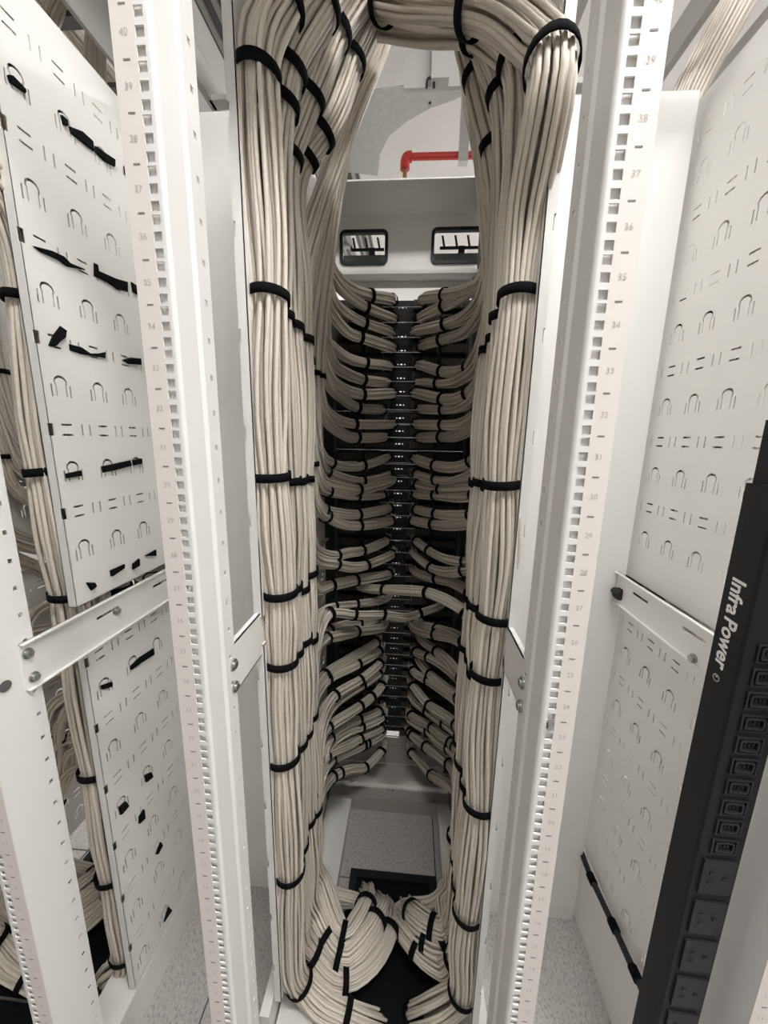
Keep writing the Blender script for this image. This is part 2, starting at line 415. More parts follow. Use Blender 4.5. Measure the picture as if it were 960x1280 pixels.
for (x0, x1, z0, z1) in (W1, W2):
    g = MB(); a = rrect(x0-.004, x1+.004, z0-.004, z1+.004, .018, 6); b = rrect(x0+.006, x1-.006, z0+.006, z1-.006, .009, 6); n = len(a)
    for yy, yb in ((.914, .930),):
        q = [(u_, yy, v_) for u_, v_ in a]+[(u_, yy, v_) for u_, v_ in b]+[(u_, yb, v_) for u_, v_ in b]+[(u_, yb, v_) for u_, v_ in a]
        g.add(q, [(i, (i+1) % n, n+(i+1) % n, n+i) for i in range(n)]+[(n+i, n+(i+1) % n, 2*n+(i+1) % n, 2*n+i) for i in range(n)]+[(3*n+i, 3*n+(i+1) % n, (i+1) % n, i) for i in range(n)])
    g.build('grommet', BLACK, tpo)
    c = MB(); zc = z0+.62*(z1-z0); c.box(x0+.026, x1-.012, .955, .960, zc-.004, zc+.004); c.box(x0+.088, x0+.108, .952, .962, zc-.016, zc+.004)
    for q in (.03, .072, .113): c.prism([(x0+q, .956, z1), (x0+q+.007, .956, z1), (x0+q+.015, .956, zc), (x0+q+.008, .956, zc)], (0, .003, 0))
    c.build('comb', BLACK, tpo)
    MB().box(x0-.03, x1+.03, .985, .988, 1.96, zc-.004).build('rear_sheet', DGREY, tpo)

# --- left neighbour and right neighbour
XA, XD = -.5805, .5970
rl = empty('rack_frame', (-.82, .4, 0)); tag(rl, 'white rack frame at the left edge, with perforated panel and bolted brace', 'rack', 'open rack frames of the row')
mounting_rail(rl, -.822, 1); mounting_rail(rl, -.822, -1)
perforated(rl, XA, YP, 1.105, 2.11, 7, flange=-.017); perforated(rl, XA, YP, .11, 1.05, 7, flange=-.017)
brace(rl, -.560, .058, .70, bolts=[(.067, 1.084), (.070, 1.040), (.245, 1.070)], out=1)
m = MB(); m.box(-.660, XA+.002, .05, .78, 0, .105); m.box(-.700, -.660, .05, .78, 0, .03); m.build('base_beam', WHITE2, rl)
k = MB(); k.cyl((-.559, .030, 1.052), (-.5575, .030, 1.052), .0085, 20); k.build('hole_plug', DGREY, rl)
perforated(rl, XA-.4715, YP, .11, 1.05, 7, flange=.017); perforated(rl, XA-.4715, YP, 1.105, 2.11, 7, flange=.017)
rr = empty('rack_frame', (.83, .4, 0)); tag(rr, 'white rack frame at the right edge, perforated panel behind the black power strip', 'rack', 'open rack frames of the row')
mounting_rail(rr, .826, -1); mounting_rail(rr, .826, 1)
perforated(rr, XD, YP, 1.105, 2.11, 7, flange=.017); perforated(rr, XD, YP, .23, 1.05, 7, flange=.017)
brace(rr, .5650, .058, .70, 1.045, 1.121, bolts=[(.215, 1.055)], out=-1)
perforated(rr, XD+.4715, YP, .11, 1.05, 7, flange=-.017); perforated(rr, XD+.4715, YP, 1.105, 2.11, 7, flange=-.017)
m = MB(); m.box(XD-.004, .68, .05, .78, 0, .245); m.build('base_beam', WHITE2, rr)

MB().box(-1.24, -.600, -.012, .262, 2.190, 2.194).build('unseen_shade_roof', WHITE2, rl)  # unseen roof section, added to block ceiling light over the left rack
MB().box(-.608, -.600, -.012, .93, 2.190, 2.52).build('roof_fascia', GREY, rl)
for y_ in (.47, .56, .66, .77): MB().box(-.5999, -.5992, y_, y_+.004, 2.215, 2.26).build('fascia_slot', DGREY, rl)
MB().box(.60, 1.24, -.012, .262, 2.140, 2.144).build('unseen_shade_roof', WHITE2, rr)  # unseen plate added to shade the inside of the right rack
# --- blanking panels that close the gaps between the racks
YB = .479
for x0, x1, lab in ((.262, .583, 'bright white blanking panel with a black knob, right of the centre rack'), (-.583, -.262, 'tall white blanking panel left of the centre rack, no knob')):
    t = empty('blanking_panel', ((x0+x1)/2, YB+.01, 0)); tag(t, lab, 'panel', 'blanking panels between the racks')
    MB().cbox(x0, x1, YB, YB+.02, .047, 2.108, .002).build('sheet', WHITE, t)
    MB().cbox(x0, x1, YB+.001, YB+.02, 0, .045, .002).build('kick_strip', WHITE, t)
    if x0 > 0:
        k = MB(); k.tube([(.560, YB, 1.072), (.560, YB-.012, 1.072)], .009, 16); k.tube([(.560, YB-.012, 1.072), (.560, YB-.016, 1.072), (.560, YB-.028, 1.072), (.560, YB-.031, 1.072)], [.011, .0145, .0145, .011], 20)
        k.prism([(.5665, YB-.029, 1.060), (.5735, YB-.029, 1.066), (.5735, YB-.016, 1.066), (.5665, YB-.016, 1.060)], (.002, 0, -.006))
        k.build('knob', BLACK, t)

# ------------------------------------------------------------------ patch panels
YPP = .905
def patch_panel():
    t = empty('patch_panel', (0, YPP, 0))
    m = MB()
    m.box(-.24, .24, YPP, YPP+.004, .0002, .0075); m.box(-.24, .24, YPP, YPP+.004, .037, .0442)
    m.box(-.24, -.028, YPP, YPP+.004, .0075, .037); m.box(.028, .24, YPP, YPP+.004, .0075, .037)
    # centre web pierced by three small holes
    for a, b in ((-.028, -.013), (-.010, -.0035), (.0035, .010), (.013, .028)): m.box(a, b, YPP, YPP+.004, .0075, .037)
    for a, b in ((-.013, -.010), (.010, .013), (-.0035, .0035)):
        m.box(a, b, YPP, YPP+.004, .0075, .0205); m.box(a, b, YPP, YPP+.004, .0245, .037)
    m.build('face', BLACKM, t)
    for s in (-1, 1):
        for c in (.078, .172):
            b = MB(); b.box(s*c-.042, s*c+.042, YPP-.030, YPP, .008, .036); o = b.build('connector_block', BLACKM, t)
            w_ = MB()
            for q in np.linspace(-.038, .038, 12): w_.box(s*c+q-.0018, s*c+q+.0018, YPP-.040, YPP-.030, .010, .034)
            tag(w_.build('wire_ends', COMB, o), kind='stuff')
    b = MB(); b.box(-.062, .062, YPP-.076, YPP-.0745, -.0005, .0010); b.box(-.062, -.060, YPP-.076, YPP, -.0005, .0010); b.box(.060, .062, YPP-.076, YPP, -.0005, .0010)
    b.build('support_bar', STEEL, t)
    return t
def copy_tree(o, parent=None):
    c = o.copy(); COL.objects.link(c); c.parent = parent
    for ch in o.children: copy_tree(ch, c)
    return c
ORD = ['first', 'second', 'third', 'fourth', 'fifth', 'sixth', 'seventh', 'eighth', 'ninth', 'tenth', 'eleventh', 'twelfth', 'thirteenth', 'fourteenth', 'fifteenth', 'sixteenth', 'seventeenth', 'eighteenth', 'nineteenth', 'twentieth']
ORD += ['twenty-'+q for q in ORD[:9]] + ['thirtieth'] + ['thirty-'+q for q in ORD[:9]]
pp = patch_panel(); units = list(range(41, 4, -1))
for i, n in enumerate(units):
    o = pp if i == 0 else copy_tree(pp)
    o.location = (0, YPP, uz(n)); tag(o, 'black patch panel seen from behind in the centre rack, %s from the top' % ORD[i], 'patch panel', 'patch panels in the centre rack')
for i, n in enumerate(range(40, 8, -1)):
    o = copy_tree(pp); o.location = (-.82, YPP, uz(n)); tag(o, 'dark patch panel deep in the left-hand rack, %s from the top' % ORD[i], 'patch panel', 'patch panels in the left-hand rack')

for i, n in enumerate(range(41, 5, -1)):
    o = copy_tree(pp); o.location = (.83, YPP, uz(n)); tag(o, 'dark patch panel behind the right-hand perforated panel, %s from the top' % ORD[i], 'patch panel', 'patch panels in the right-hand rack')

# ------------------------------------------------------------------ cables
def disk(n, rc):
    a = 2*rc*1.02; pts = []
    for i in range(-9, 10):
        for j in range(-9, 10):
            pts.append((a*(i+.5*j)+.13*rc, a*j*.866+.07*rc))
    pts.sort(key=lambda q: q[0]**2+q[1]**2)
    return np.array(pts[:n])
class Cable:
    pass
def add_arrays(name, V, F, mat, parent, smooth=True):
    me = bpy.data.meshes.new(name); V = np.ascontiguousarray(V-world_loc(parent), dtype=np.float32)
    me.vertices.add(len(V)); me.vertices.foreach_set('co', V.ravel())
    F = np.ascontiguousarray(F, dtype=np.int32); nf = len(F)
    me.loops.add(nf*4); me.loops.foreach_set('vertex_index', F.ravel())
    me.polygons.add(nf); me.polygons.foreach_set('loop_start', np.arange(nf, dtype=np.int32)*4)
    me.polygons.foreach_set('use_smooth', np.full(nf, smooth))
    me.materials.append(mat); me.update(calc_edges=True); me.validate()
    o = bpy.data.objects.new(name, me); COL.objects.link(o); o.parent = parent; return o
def bundle(label, pts, n=14, rc=.0036, ties=(), tie_z=(), fan=0.0, loose=.25, group=None, step=.022, tie_w=.013, keep=None, cat='cable bundle', squash=1.0, wander=0.0):
    P = spline(pts, step); L = len(P)
    base = P[P[:, 2].argmin()].copy()
    t = empty('cable_bundle', base.tolist()); tag(t, label, cat, group)
    N, B = frames(P)
    off = disk(n, rc); R = np.sqrt((off**2).sum(1)).max()+rc
    if keep: off = off[np.sqrt((off**2).sum(1)) > R-keep*rc]
    u = np.linspace(0, 1, L); pr = proj(P)
    # params of the ties
    tt = []
    for (px, py) in ties: tt.append(int(np.argmin((pr[:, 0]-px)**2+(pr[:, 1]-py)**2)))
    for z in tie_z: tt.append(int(np.argmin(np.abs(P[:, 2]-z)+1e-3*np.arange(L)*0)))
    tt = sorted(set(min(max(q, 1), L-2) for q in tt))
    # bundles swell a little between ties
    sw = np.ones(L); damp = np.ones(L)
    if tt:
        dist = np.min(np.abs(np.arange(L)[:, None]-np.array(tt)[None]), axis=1)*step
        sw = 1+loose*.35*np.clip(dist/.10, 0, 1); damp = .25+.75*np.clip(dist/.09, 0, 1)
    if fan:
        e = np.clip((u-(1-fan))/fan, 0, 1); fw = 1+2.2*e**1.5
    else: fw = np.ones(L)
    sides = 6; th = np.linspace(0, 2*math.pi, sides, endpoint=False); Vs, Fs = [], []; base_i = 0
    tw = RNG.uniform(-1.2, 1.2); ph0 = RNG.uniform(0, 6)
    idx = (np.arange(L-1)[:, None]*sides+np.arange(sides)[None]); nx = (np.arange(L-1)[:, None]*sides+((np.arange(sides)+1) % sides)[None])
    quad = np.stack([idx, nx, nx+sides, idx+sides], -1).reshape(-1, 4)
    for k, (a, b) in enumerate(off):
        ang = tw*u+ph0
        wob = loose*rc*np.stack([np.sin(u*RNG.uniform(6, 16)+RNG.uniform(0, 6)), np.sin(u*RNG.uniform(6, 16)+RNG.uniform(0, 6))], 1)
        if wander: wob = wob+(wander*rc*damp)[:, None]*np.stack([np.sin(u*RNG.uniform(12, 30)+RNG.uniform(0, 6)), np.sin(u*RNG.uniform(12, 30)+RNG.uniform(0, 6))], 1)
        A = (a*np.cos(ang)-b*np.sin(ang))*sw*fw+wob[:, 0]; Bq = ((a*np.sin(ang)+b*np.cos(ang))*sw*fw+wob[:, 1])*squash
        C = P+A[:, None]*N+Bq[:, None]*B
        V = C[:, None]+rc*(np.cos(th)[None, :, None]*N[:, None]+np.sin(th)[None, :, None]*B[:, None])
        Vs.append(V.reshape(-1, 3)); Fs.append(quad+base_i); base_i += L*sides
    tag(add_arrays('cables', np.vstack(Vs), np.vstack(Fs), CABLE, t), kind='stuff')
    for q in tt:
        T = P[q+1]-P[q-1]; T /= np.linalg.norm(T); R2 = (R+.0008)*sw[q]*fw[q]; m = MB(); K = 22; ring = []
        th2 = np.linspace(0, 2*math.pi, K, endpoint=False)
        jit = RNG.uniform(-.12, .12)
        for (dr, dw) in ((0, -.5), (.0021, -.5), (.0021, .5), (0, .5)):
            c = P[q]+T*dw*tie_w
            ring.append(c+(R2+dr)*(np.cos(th2)[:, None]*N[q]+squash*np.sin(th2)[:, None]*B[q])+T*jit*R2*np.cos(th2)[:, None])
        V = np.vstack(ring); fs = []
        for a in range(4):
            b = (a+1) % 4
            fs += [(a*K+i, b*K+i, b*K+(i+1) % K, a*K+(i+1) % K) for i in range(K)]
        m.add(V, fs, True); m.build('hook_and_loop_tie', VELCRO, t)
    return t

# ---- trunks: four thick bundles per side standing one behind the other against the side panels
TY_ = [.2160, .2720, .3290, .3870]
def pix(l):
    out = []
    for a, b, y in l:
        q = at(a, b, Y=y)
        out.append(q if abs(q[0]) < .203 else at(a, b, X=math.copysign(.203, q[0])))
    return out
LT = [[(395,-45,.30),(352,8,.245),(325,62,.215)], [(440,-40,.36),(396,20,.30),(360,88,.275)], [(468,-40,.42),(420,35,.36),(385,120,.335)], [(490,-40,.48),(447,50,.43),(410,150,.395)]]
RT = [[(455,-8,.42),(500,2,.36),(560,6,.30),(625,18,.245),(672,55,.213),(689,100,.205)], [(470,22,.46),(520,28,.42),(575,30,.35),(622,48,.30),(652,92,.270)], [(592,-30,.38),(606,40,.35),(632,120,.33)], [(572,-30,.44),(590,60,.41),(616,160,.39)]]
LBOT = [[(405,1256,.07),(440,1274,.06),(480,1290,-.04)],
        [(428,1222,.08),(468,1196,.085),(487,1160,.09),(483,1132,-.04)],
        [(430,1195,.11),(458,1170,.12),(474,1142,.11),(471,1128,-.04)],
        [(430,1172,.13),(450,1148,.13),(459,1128,.12),(457,1116,-.04)]]
RBOT = [[(548,1262,.075),(512,1274,-.03)],
        [(556,1208,.10),(527,1190,.10),(506,1163,.09),(497,1150,-.04)],
        [(556,1183,.13),(530,1172,.12),(512,1152,.10),(503,1143,-.04)],
        [(556,1163,.15),(532,1155,.14),(516,1142,.12),(508,1135,-.04)]]
TIEZ = {'L': [1.655, 1.372, 1.143, 1.003, .768, .487], 'R': [1.650, 1.365, 1.113, .988, .715, .42]}
TOPT = {'L': [[(318,90),(352,8)], [(357,85),(398,12),(345,140)], [(383,125),(412,45),(370,195)], [(405,160),(440,80),(392,205)]],
        'R': [[(597,15),(692,80),(485,5)], [(596,48),(640,85)], [(600,20),(634,120)], [(597,95),(618,180)]]}
BOTT = {'L': [[(362,1235),(437,1274)], [(425,1224),(480,1165),(384,1205)], [(428,1196),(466,1150),(395,1185)], [(424,1172),(452,1132)]],
        'R': [[(594,1240),(520,1272)], [(572,1205),(525,1190)], [(537,1177),(575,1185)], [(545,1160),(520,1143)]]}
TRN = {'L': [], 'R': []}
dpt = ['foremost', 'second from the front', 'third from the front', 'rearmost']
for S, TOPP, BOT, X in (('L', LT, LBOT, -.1990), ('R', RT, RBOT, .2035)):
    for i in range(4):
        y = TY_[i]; sgn = -1 if S == 'L' else 1
        pts = pix(TOPP[i])
        zs = np.linspace(pts[-1][2]-.10, .32, 9)
        for k, z in enumerate(zs):
            pts.append(np.array([X+.004*math.sin(2.1*k+i*1.7+(0 if S == 'L' else 1)), y+.005*math.sin(1.7*k+i), z]))
        pts += [np.array([X, y, .17+.02*i]), np.array([X*.90, y+.012, .105+.02*i])]
        for a, b, z in BOT[i]:
            q = at(a, b, Z=z)
            pts.append(q if abs(q[0]) < .205 else at(a, b, X=sgn*.205))
        lab = 'thick ivory cable trunk at the %s of the centre rack, %s' % ('left' if S == 'L' else 'right', dpt[i])
        tz = [z+random.uniform(-.006, .006)-(.012*i if i else 0) for z in TIEZ[S]]
        TRN[S].append(bundle(lab, pts, 40 if i == 0 else 37, .0039, ties=TOPT[S][i]+BOTT[S][i], tie_z=tz, group='thick trunks of ivory cable', loose=.5, step=.024, tie_w=.015, keep=4.2, wander=.45))

# ---- branch bundles: pixel, pixel (1 = tie there); 'u' come down from above, 'd' rise from the floor
LB = [('u', [(412,330),(421,347),(438,361),(461,369,1),(488,374,1)]), ('u', [(411,338),(427,362),(444,376),(457,384,1),(478,393),(490,397,1)]),
 ('u', [(412,365),(425,386),(444,399),(454,404,1),(486,415)]), ('u', [(404,365),(416,394),(437,417),(452,422,1),(489,434,1)]),
 ('u', [(406,421),(419,437),(437,449),(457,454,1),(486,457,1)]), ('u', [(413,450),(434,467),(456,475,1),(482,478,1)]),
 ('u', [(412,470),(431,487),(451,493,1),(489,492,1)]), ('u', [(409,476),(431,501),(448,510,1),(476,512,1)]),
 ('u', [(402,505),(415,521),(427,527),(443,530,1),(489,530,1)]), ('u', [(405,519),(421,537),(437,546),(447,547,1),(479,546,1)]),
 ('u', [(396,560),(411,577,1),(431,582),(451,582,1),(482,572,1)]), ('u', [(398,574),(406,588,1),(427,597),(451,601,1),(483,594,1)]),
 ('u', [(396,590),(407,604),(427,609),(446,612,1),(489,601,1)]), ('u', [(395,600),(408,613,1),(427,617),(446,620,1),(479,618,1)]),
 ('u', [(393,622),(405,637,1),(420,641),(446,643,1),(487,634,1)]), ('u', [(395,632),(409,646,1),(427,655),(448,657,1),(489,650,1)]),
 ('u', [(388,672),(398,690),(419,695,1),(434,691),(454,688,1),(484,675,1)]), ('u', [(386,682),(397,701),(419,705,1),(441,709),(456,707,1),(491,692,1)]),
 ('u', [(376,700),(388,727),(398,738),(411,733,1),(427,729),(446,725,1),(487,717,1)]),
 ('d', [(394,790),(401,770),(414,759,1),(441,755,1),(483,747)]), ('d', [(388,822),(399,800),(410,788,1),(428,780),(446,780,1),(469,774)]),
 ('d', [(389,818),(399,806),(410,797,1),(428,793),(447,789,1),(479,783)]), ('d', [(384,890),(395,858),(408,842,1),(436,824),(472,801,1)]),
 ('d', [(387,895),(398,862),(411,848,1),(447,830,1),(475,812,1)]), ('d', [(397,910),(407,884),(420,868,1),(451,849,1),(476,827,1)]),
 ('d', [(401,915),(411,890),(425,874),(453,856,1),(475,840,1)]), ('d', [(399,930),(409,911,1),(436,892),(451,882,1),(472,865),(479,854,1)]),
 ('d', [(404,940),(413,922,1),(436,904),(449,900,1),(475,888,1)]), ('d', [(404,948),(415,928),(436,914),(450,910,1),(479,895,1)]),
 ('d', [(396,965),(408,946,1),(436,932),(451,923,1),(478,909,1)]), ('d', [(400,972),(415,950,1),(436,939),(452,932,1),(478,916)]),
 ('d', [(398,1000),(408,980),(417,971,1),(436,963),(456,960,1),(472,945),(478,937,1)])]
RB = [('u', [(609,342),(594,359),(575,366),(557,369,1),(530,373)]), ('u', [(604,346),(587,364),(569,376),(557,382,1),(526,397,1)]),
 ('u', [(607,359),(594,384),(575,399),(557,405,1),(520,414)]), ('u', [(609,371),(600,394),(581,415),(554,424,1),(529,431,1)]),
 ('u', [(602,427),(591,450),(584,460,1),(568,465),(551,464,1),(525,456,1)]), ('u', [(604,440),(594,462),(580,472),(569,477),(550,479,1),(526,477)]),
 ('u', [(605,455),(598,478),(587,490,1),(569,499),(554,499,1),(520,492,1)]), ('u', [(603,470),(596,492),(581,506),(566,511),(555,512,1),(527,511,1)]),
 ('u', [(604,495),(600,510,1),(589,523),(575,530),(555,531,1),(522,530,1)]), ('u', [(606,508),(600,522),(587,536),(569,545),(555,546,1),(526,547,1)]),
 ('u', [(603,558),(592,575,1),(569,584),(545,582,1),(520,574,1)]), ('u', [(604,572),(596,588),(581,596),(562,601),(543,599,1),(520,592,1)]),
 ('u', [(606,592),(597,608,1),(575,611),(550,611,1),(522,605,1)]), ('u', [(605,600),(595,618,1),(575,621),(547,619,1),(519,617,1)]),
 ('u', [(607,622),(598,638),(590,643,1),(569,644),(545,642,1),(520,636,1)]), ('u', [(607,632),(600,648),(587,654),(562,657),(544,656,1),(516,650,1)]),
 ('u', [(610,682),(600,699),(581,702,1),(558,698),(537,688,1),(520,675,1)]), ('u', [(611,690),(598,710),(581,713,1),(561,715),(539,710,1),(518,694)]),
 ('d', [(600,790),(594,758),(588,742,1),(574,732),(561,726),(549,724,1),(519,715)]),
 ('d', [(592,800),(586,775),(583,767,1),(561,752),(534,741,1),(505,738),(479,737,1),(463,736),(449,732)]),
 ('d', [(587,826),(580,802,1),(566,793),(546,786,1),(525,779)]), ('d', [(588,835),(579,806),(566,797),(544,793,1),(517,784)]),
 ('d', [(585,866),(578,850,1),(558,824),(547,815,1),(526,799)]), ('d', [(584,872),(575,850),(551,830),(536,822,1),(519,814,1)]),
 ('d', [(583,890),(576,875,1),(555,859),(538,843,1),(525,827)]), ('d', [(584,898),(575,880),(558,866),(534,850,1),(515,838,1)]),
 ('d', [(579,930),(571,907,1),(551,892),(535,881,1),(520,862),(515,856,1)]), ('d', [(580,938),(570,915),(549,900),(534,889,1),(516,873)]),
 ('d', [(578,955),(570,935,1),(551,919),(539,909,1),(513,893,1)]), ('d', [(577,960),(567,940),(548,926),(536,914,1),(513,899)]),
 ('d', [(573,980),(564,958,1),(548,944),(533,934,1),(512,914,1)]), ('d', [(572,1000),(563,983),(551,976),(539,969,1),(523,951),(514,940,1)])]
LCROSS = ('d', [(396,800),(404,778),(413,766,1),(445,768,1),(478,768,1),(505,771),(524,766,1),(554,753)])
BR = {'L': [], 'R': []}
def branch(S, kind, pl, i, label, group, yend=.850):
    s = -1 if S == 'L' else 1
    q = np.array([p[:2] for p in pl], float); L = np.concatenate([[0], np.cumsum(np.linalg.norm(np.diff(q, axis=0), axis=1))]); L /= L[-1]
    y0 = at(*q[0], X=s*.196)[1]; y0 = min(max(y0, .43), .64)
    if abs(at(*q[0], Y=y0)[0]) > .222: y0 = at(*q[0], X=s*.222)[1]
    Y = y0+(yend-y0)*L**.9
    pts = [at(a, b, Y=y) for (a, b), y in zip(q, Y)]
    p0 = pts[0]; c = i % 3; xs = s*((.211 if s < 0 else .216)-.007*c)
    e0 = pts[-1]; pts.append(np.array([e0[0]*.92, .885, e0[2]+.004]))
    if kind == 'u':
        ys = y0-.02; zt = 1.93-.03*(i % 4)
        up = [np.array([xs, ys, p0[2]+.10])]
        z = p0[2]+.32
        while z < zt-.12: up.insert(0, np.array([xs+.006*math.sin(z*9+i), ys-.06*(z-p0[2])+.01*math.sin(z*5+i), z])); z += .22
        tops = [(424+5*c, 170, .50), (466+5*c, 60, .56), (505, -40, .62)] if S == 'L' else [(607-2*c, 200, .45), (590-3*c, 85, .52), (572, -40, .60)]
        pts = pix(tops)[::-1]+up+pts
    else:
        ys = max(min(y0-.06, .44), .38); zb = .30
        dn = [np.array([xs, y0-.02, p0[2]-.10])]; z = p0[2]-.30
        while z > zb+.08: dn.insert(0, np.array([xs+.005*math.sin(z*9+i), ys+.01*math.sin(z*5+i), z])); z -= .22
        dn = [np.array([s*(.02+.012*c), .44, -.05]), np.array([s*.07, .42, .08]), np.array([s*.15, .40, .10+.02*c]), np.array([s*.198, .39+.01*c, .22])]+dn
        pts = dn+pts
    ties = [p[:2] for p in pl if len(p) > 2]
    tz = [1.62-.02*c, 1.36] if kind == 'u' else [.52-.02*c, .30]
    tz = [z for z in tz if (z > p0[2]+.06 if kind == 'u' else z < p0[2]-.06)]
    return bundle(label, pts, 12 if i % 3 else 14, .0036, ties=ties, tie_z=tz, group=group, loose=.22, step=.022, tie_w=.012)
nL, nR = len(LB), len(RB)
for i, (k, pl) in enumerate(LB):
    BR['L'].append(branch('L', k, pl, i, 'ivory cable bundle curving left of the patch panels, %s from the top' % ORD[i], 'bundles branching left of the patch panels'))
for i, (k, pl) in enumerate(RB):
    BR['R'].append(branch('R', k, pl, i, 'ivory cable bundle curving right of the patch panels, %s from the top' % ORD[i], 'bundles branching right of the patch panels', .850 if i != 19 else .80))
branch('L', *LCROSS, 1, 'ivory cable bundle from the left trunk crossing the middle to the right panels', 'bundles branching left of the patch panels', .84)

# ---- the neighbouring racks: their own trunks and branches, seen past the perforated panels
OFF = XA-XC
def shift(src, dx, label, group):
    o = copy_tree(src); o.location = (src.location[0]+dx, src.location[1], src.location[2]); tag(o, label, 'cable bundle', group); return o
for i, src in enumerate(TRN['R'][:3]):
    shift(src, OFF-.012, 'ivory cable trunk in the left-hand rack beside its perforated panel, %s' % dpt[i], 'cable trunks in the left-hand rack')
for i, src in enumerate(BR['R'][6:]):
    shift(src, OFF-.014, 'shadowed ivory cable bundle inside the left-hand rack, %s from the top' % ORD[i], 'bundles inside the left-hand rack')
for i, src in enumerate(BR['L'][10:]):
    shift(src, OFF, 'shadowed ivory cable bundle on the far side of the left-hand rack, %s from the top' % ORD[i], 'bundles on the far side of the left-hand rack')
for i, src in enumerate(TRN['L']):
    shift(src, OFF, 'ivory cable trunk on the far side of the left-hand rack, %s' % dpt[i], 'far cable trunks in the left-hand rack')
for i, src in enumerate(TRN['L'][1:]):
    shift(src, XD-XB+.016, 'ivory cable trunk behind the right-hand perforated panel, %s' % dpt[i], 'cable trunks in the right-hand rack')

# ------------------------------------------------------------------ floor cut-outs
def cutout(x0, x1, y0, y1, label):
    t = empty('floor_grommet', ((x0+x1)/2, (y0+y1)/2, 0)); tag(t, label, 'floor grommet', 'black floor cut-outs')
    m = MB(); w_ = .022
    m.box(x0, x1, y1-w_, y1, 0, .016); m.box(x0, x1, y0, y0+w_, 0, .016); m.box(x0, x0+w_, y0+w_, y1-w_, 0, .016); m.box(x1-w_, x1, y0+w_, y1-w_, 0, .016)
    m.build('frame', BLACK, t)
    b = MB(); yc = (y0+y1)/2-.02
    b.box(x0+w_, x1-w_, y0+w_, y1-w_, .0005, .003)
    b.box(x0+w_, x1-w_, y0+w_, yc-.10, .003, .010); b.build('brush', BRUSH, t)
    MB().box(x0+.06, x0+.20, yc-.102, yc-.098, .010, .014).build('clip_bar', DGREY, t)
cutout(-.112, .172, .13, .548, 'black brush grommet in the floor tile where the cables enter, centre rack')
cutout(-1.02, -.70, .05, .56, 'black brush grommet in the floor of the left-hand rack')

# ------------------------------------------------------------------ power strip
pd = empty('power_strip', (.50, .055, .30)); tag(pd, 'black vertical power strip with white lettering at the right edge', 'power strip')
x0, x1, y0, y1, zb, zt = .0, .064, .0, .046, .0, 1.115
PX, PY, PZ = .467, .030, .30
def pm(): return MB()
b = pm().cbox(PX, PX+.064, PY, PY+.046, PZ, 1.385, .003); b.build('body', PDU, pd)
pm().cbox(PX+.004, PX+.058, PY+.004, PY+.042, 1.385, 1.462, .003).build('end_cap', PDU, pd)
pm().box(PX+.016, PX+.034, PY+.002, PY+.004, 1.405, 1.430).build('pilot_light', RED, pd)
def socket(cz, kind):
    o = MB(); cx = PX+.034; yf = PY
    if kind == 'c13':
        o.box(cx-.017, cx+.017, yf-.0022, yf, cz+.0105, cz+.0125); o.box(cx-.017, cx+.017, yf-.0022, yf, cz-.0125, cz-.0105)
        o.box(cx-.017, cx-.0145, yf-.0022, yf, cz-.0105, cz+.0105); o.box(cx+.0145, cx+.017, yf-.0022, yf, cz-.0105, cz+.0105)
        a = rrect(cx-.0125, cx+.0125, cz-.0088, cz+.0088, .004, 3); q = rrect(cx-.0095, cx+.0095, cz-.006, cz+.006, .002, 3); n = len(a)
        o.add([(u_, yf-.003, v_) for u_, v_ in a]+[(u_, yf-.003, v_) for u_, v_ in q]+[(u_, yf, v_) for u_, v_ in a]+[(u_, yf, v_) for u_, v_ in q],
              [(i, (i+1) % n, n+(i+1) % n, n+i) for i in range(n)]+[(i, 2*n+i, 2*n+(i+1) % n, (i+1) % n) for i in range(n)]+[(n+i, n+(i+1) % n, 3*n+(i+1) % n, 3*n+i) for i in range(n)])
        for dx in (-.005, 0, .005): o.box(cx+dx-.001, cx+dx+.001, yf-.0012, yf, cz-.002, cz+.003)
    else:
        o.box(cx-.022, cx+.022, yf-.003, yf-.0, cz-.030, cz+.030)
        for dx, dz in ((-.009, -.008), (-.009, .008), (.009, 0)): o.box(cx+dx-.003, cx+dx+.003, yf-.0045, yf-.003, cz+dz-.002, cz+dz+.002)
    return o.build('outlet', BLACK, pd)
for k in range(10): socket(1.176-.0332*k, 'c13')
for k in range(6): socket(.8235-.0755*k, 'mains')
vs_, fs_ = number_mesh('Infra\u2009Power', .034, .12)
xs_ = [v[0] for v in vs_]; ys_ = [v[1] for v in vs_]
lt = MB(); wd = max(xs_)-min(xs_)
lt.add([(PX-.0006, PY+.033-(b-min(ys_))/(max(ys_)-min(ys_))*.021, 1.264-(a-min(xs_))/wd*.128) for a, b, c in vs_], fs_)
lt.build('lettering', PRINT, pd)
v2, f2 = number_mesh('R', .006); rg = MB()
rg.add([(PX-.0006, PY+.026-b, 1.124-a) for a, b, c in v2], f2)
n = 20; r1, r0 = .0052, .0044; th = np.linspace(0, 2*math.pi, n, endpoint=False)
rg.add([(PX-.0006, PY+.026+r1*math.cos(a), 1.122+r1*math.sin(a)) for a in th]+[(PX-.0006, PY+.026+r0*math.cos(a), 1.122+r0*math.sin(a)) for a in th], [(i, (i+1) % n, n+(i+1) % n, n+i) for i in range(n)])
rg.build('registered_mark', PRINT, pd)
cp = [at(727, 1066, X=.584), at(738, 1095, X=.580), at(752, 1125, X=.581), at(775, 1175, X=.580), at(808, 1250, X=.576), at(822, 1290, X=.570)]
cdm = empty('extension_lead', cp[-1].tolist()); tag(cdm, 'thick black cord with tape wraps along the base of the right panel', 'cord')
sp = spline(cp, .008); MB().tube(sp, .0075, 10).build('cord', BLACKM, cdm)
for q in (.17, .46, .72):
    i = int(q*len(sp)); MB().tube(sp[i:i+4], .0105, 10).build('tape_wrap', VELCRO, cdm)

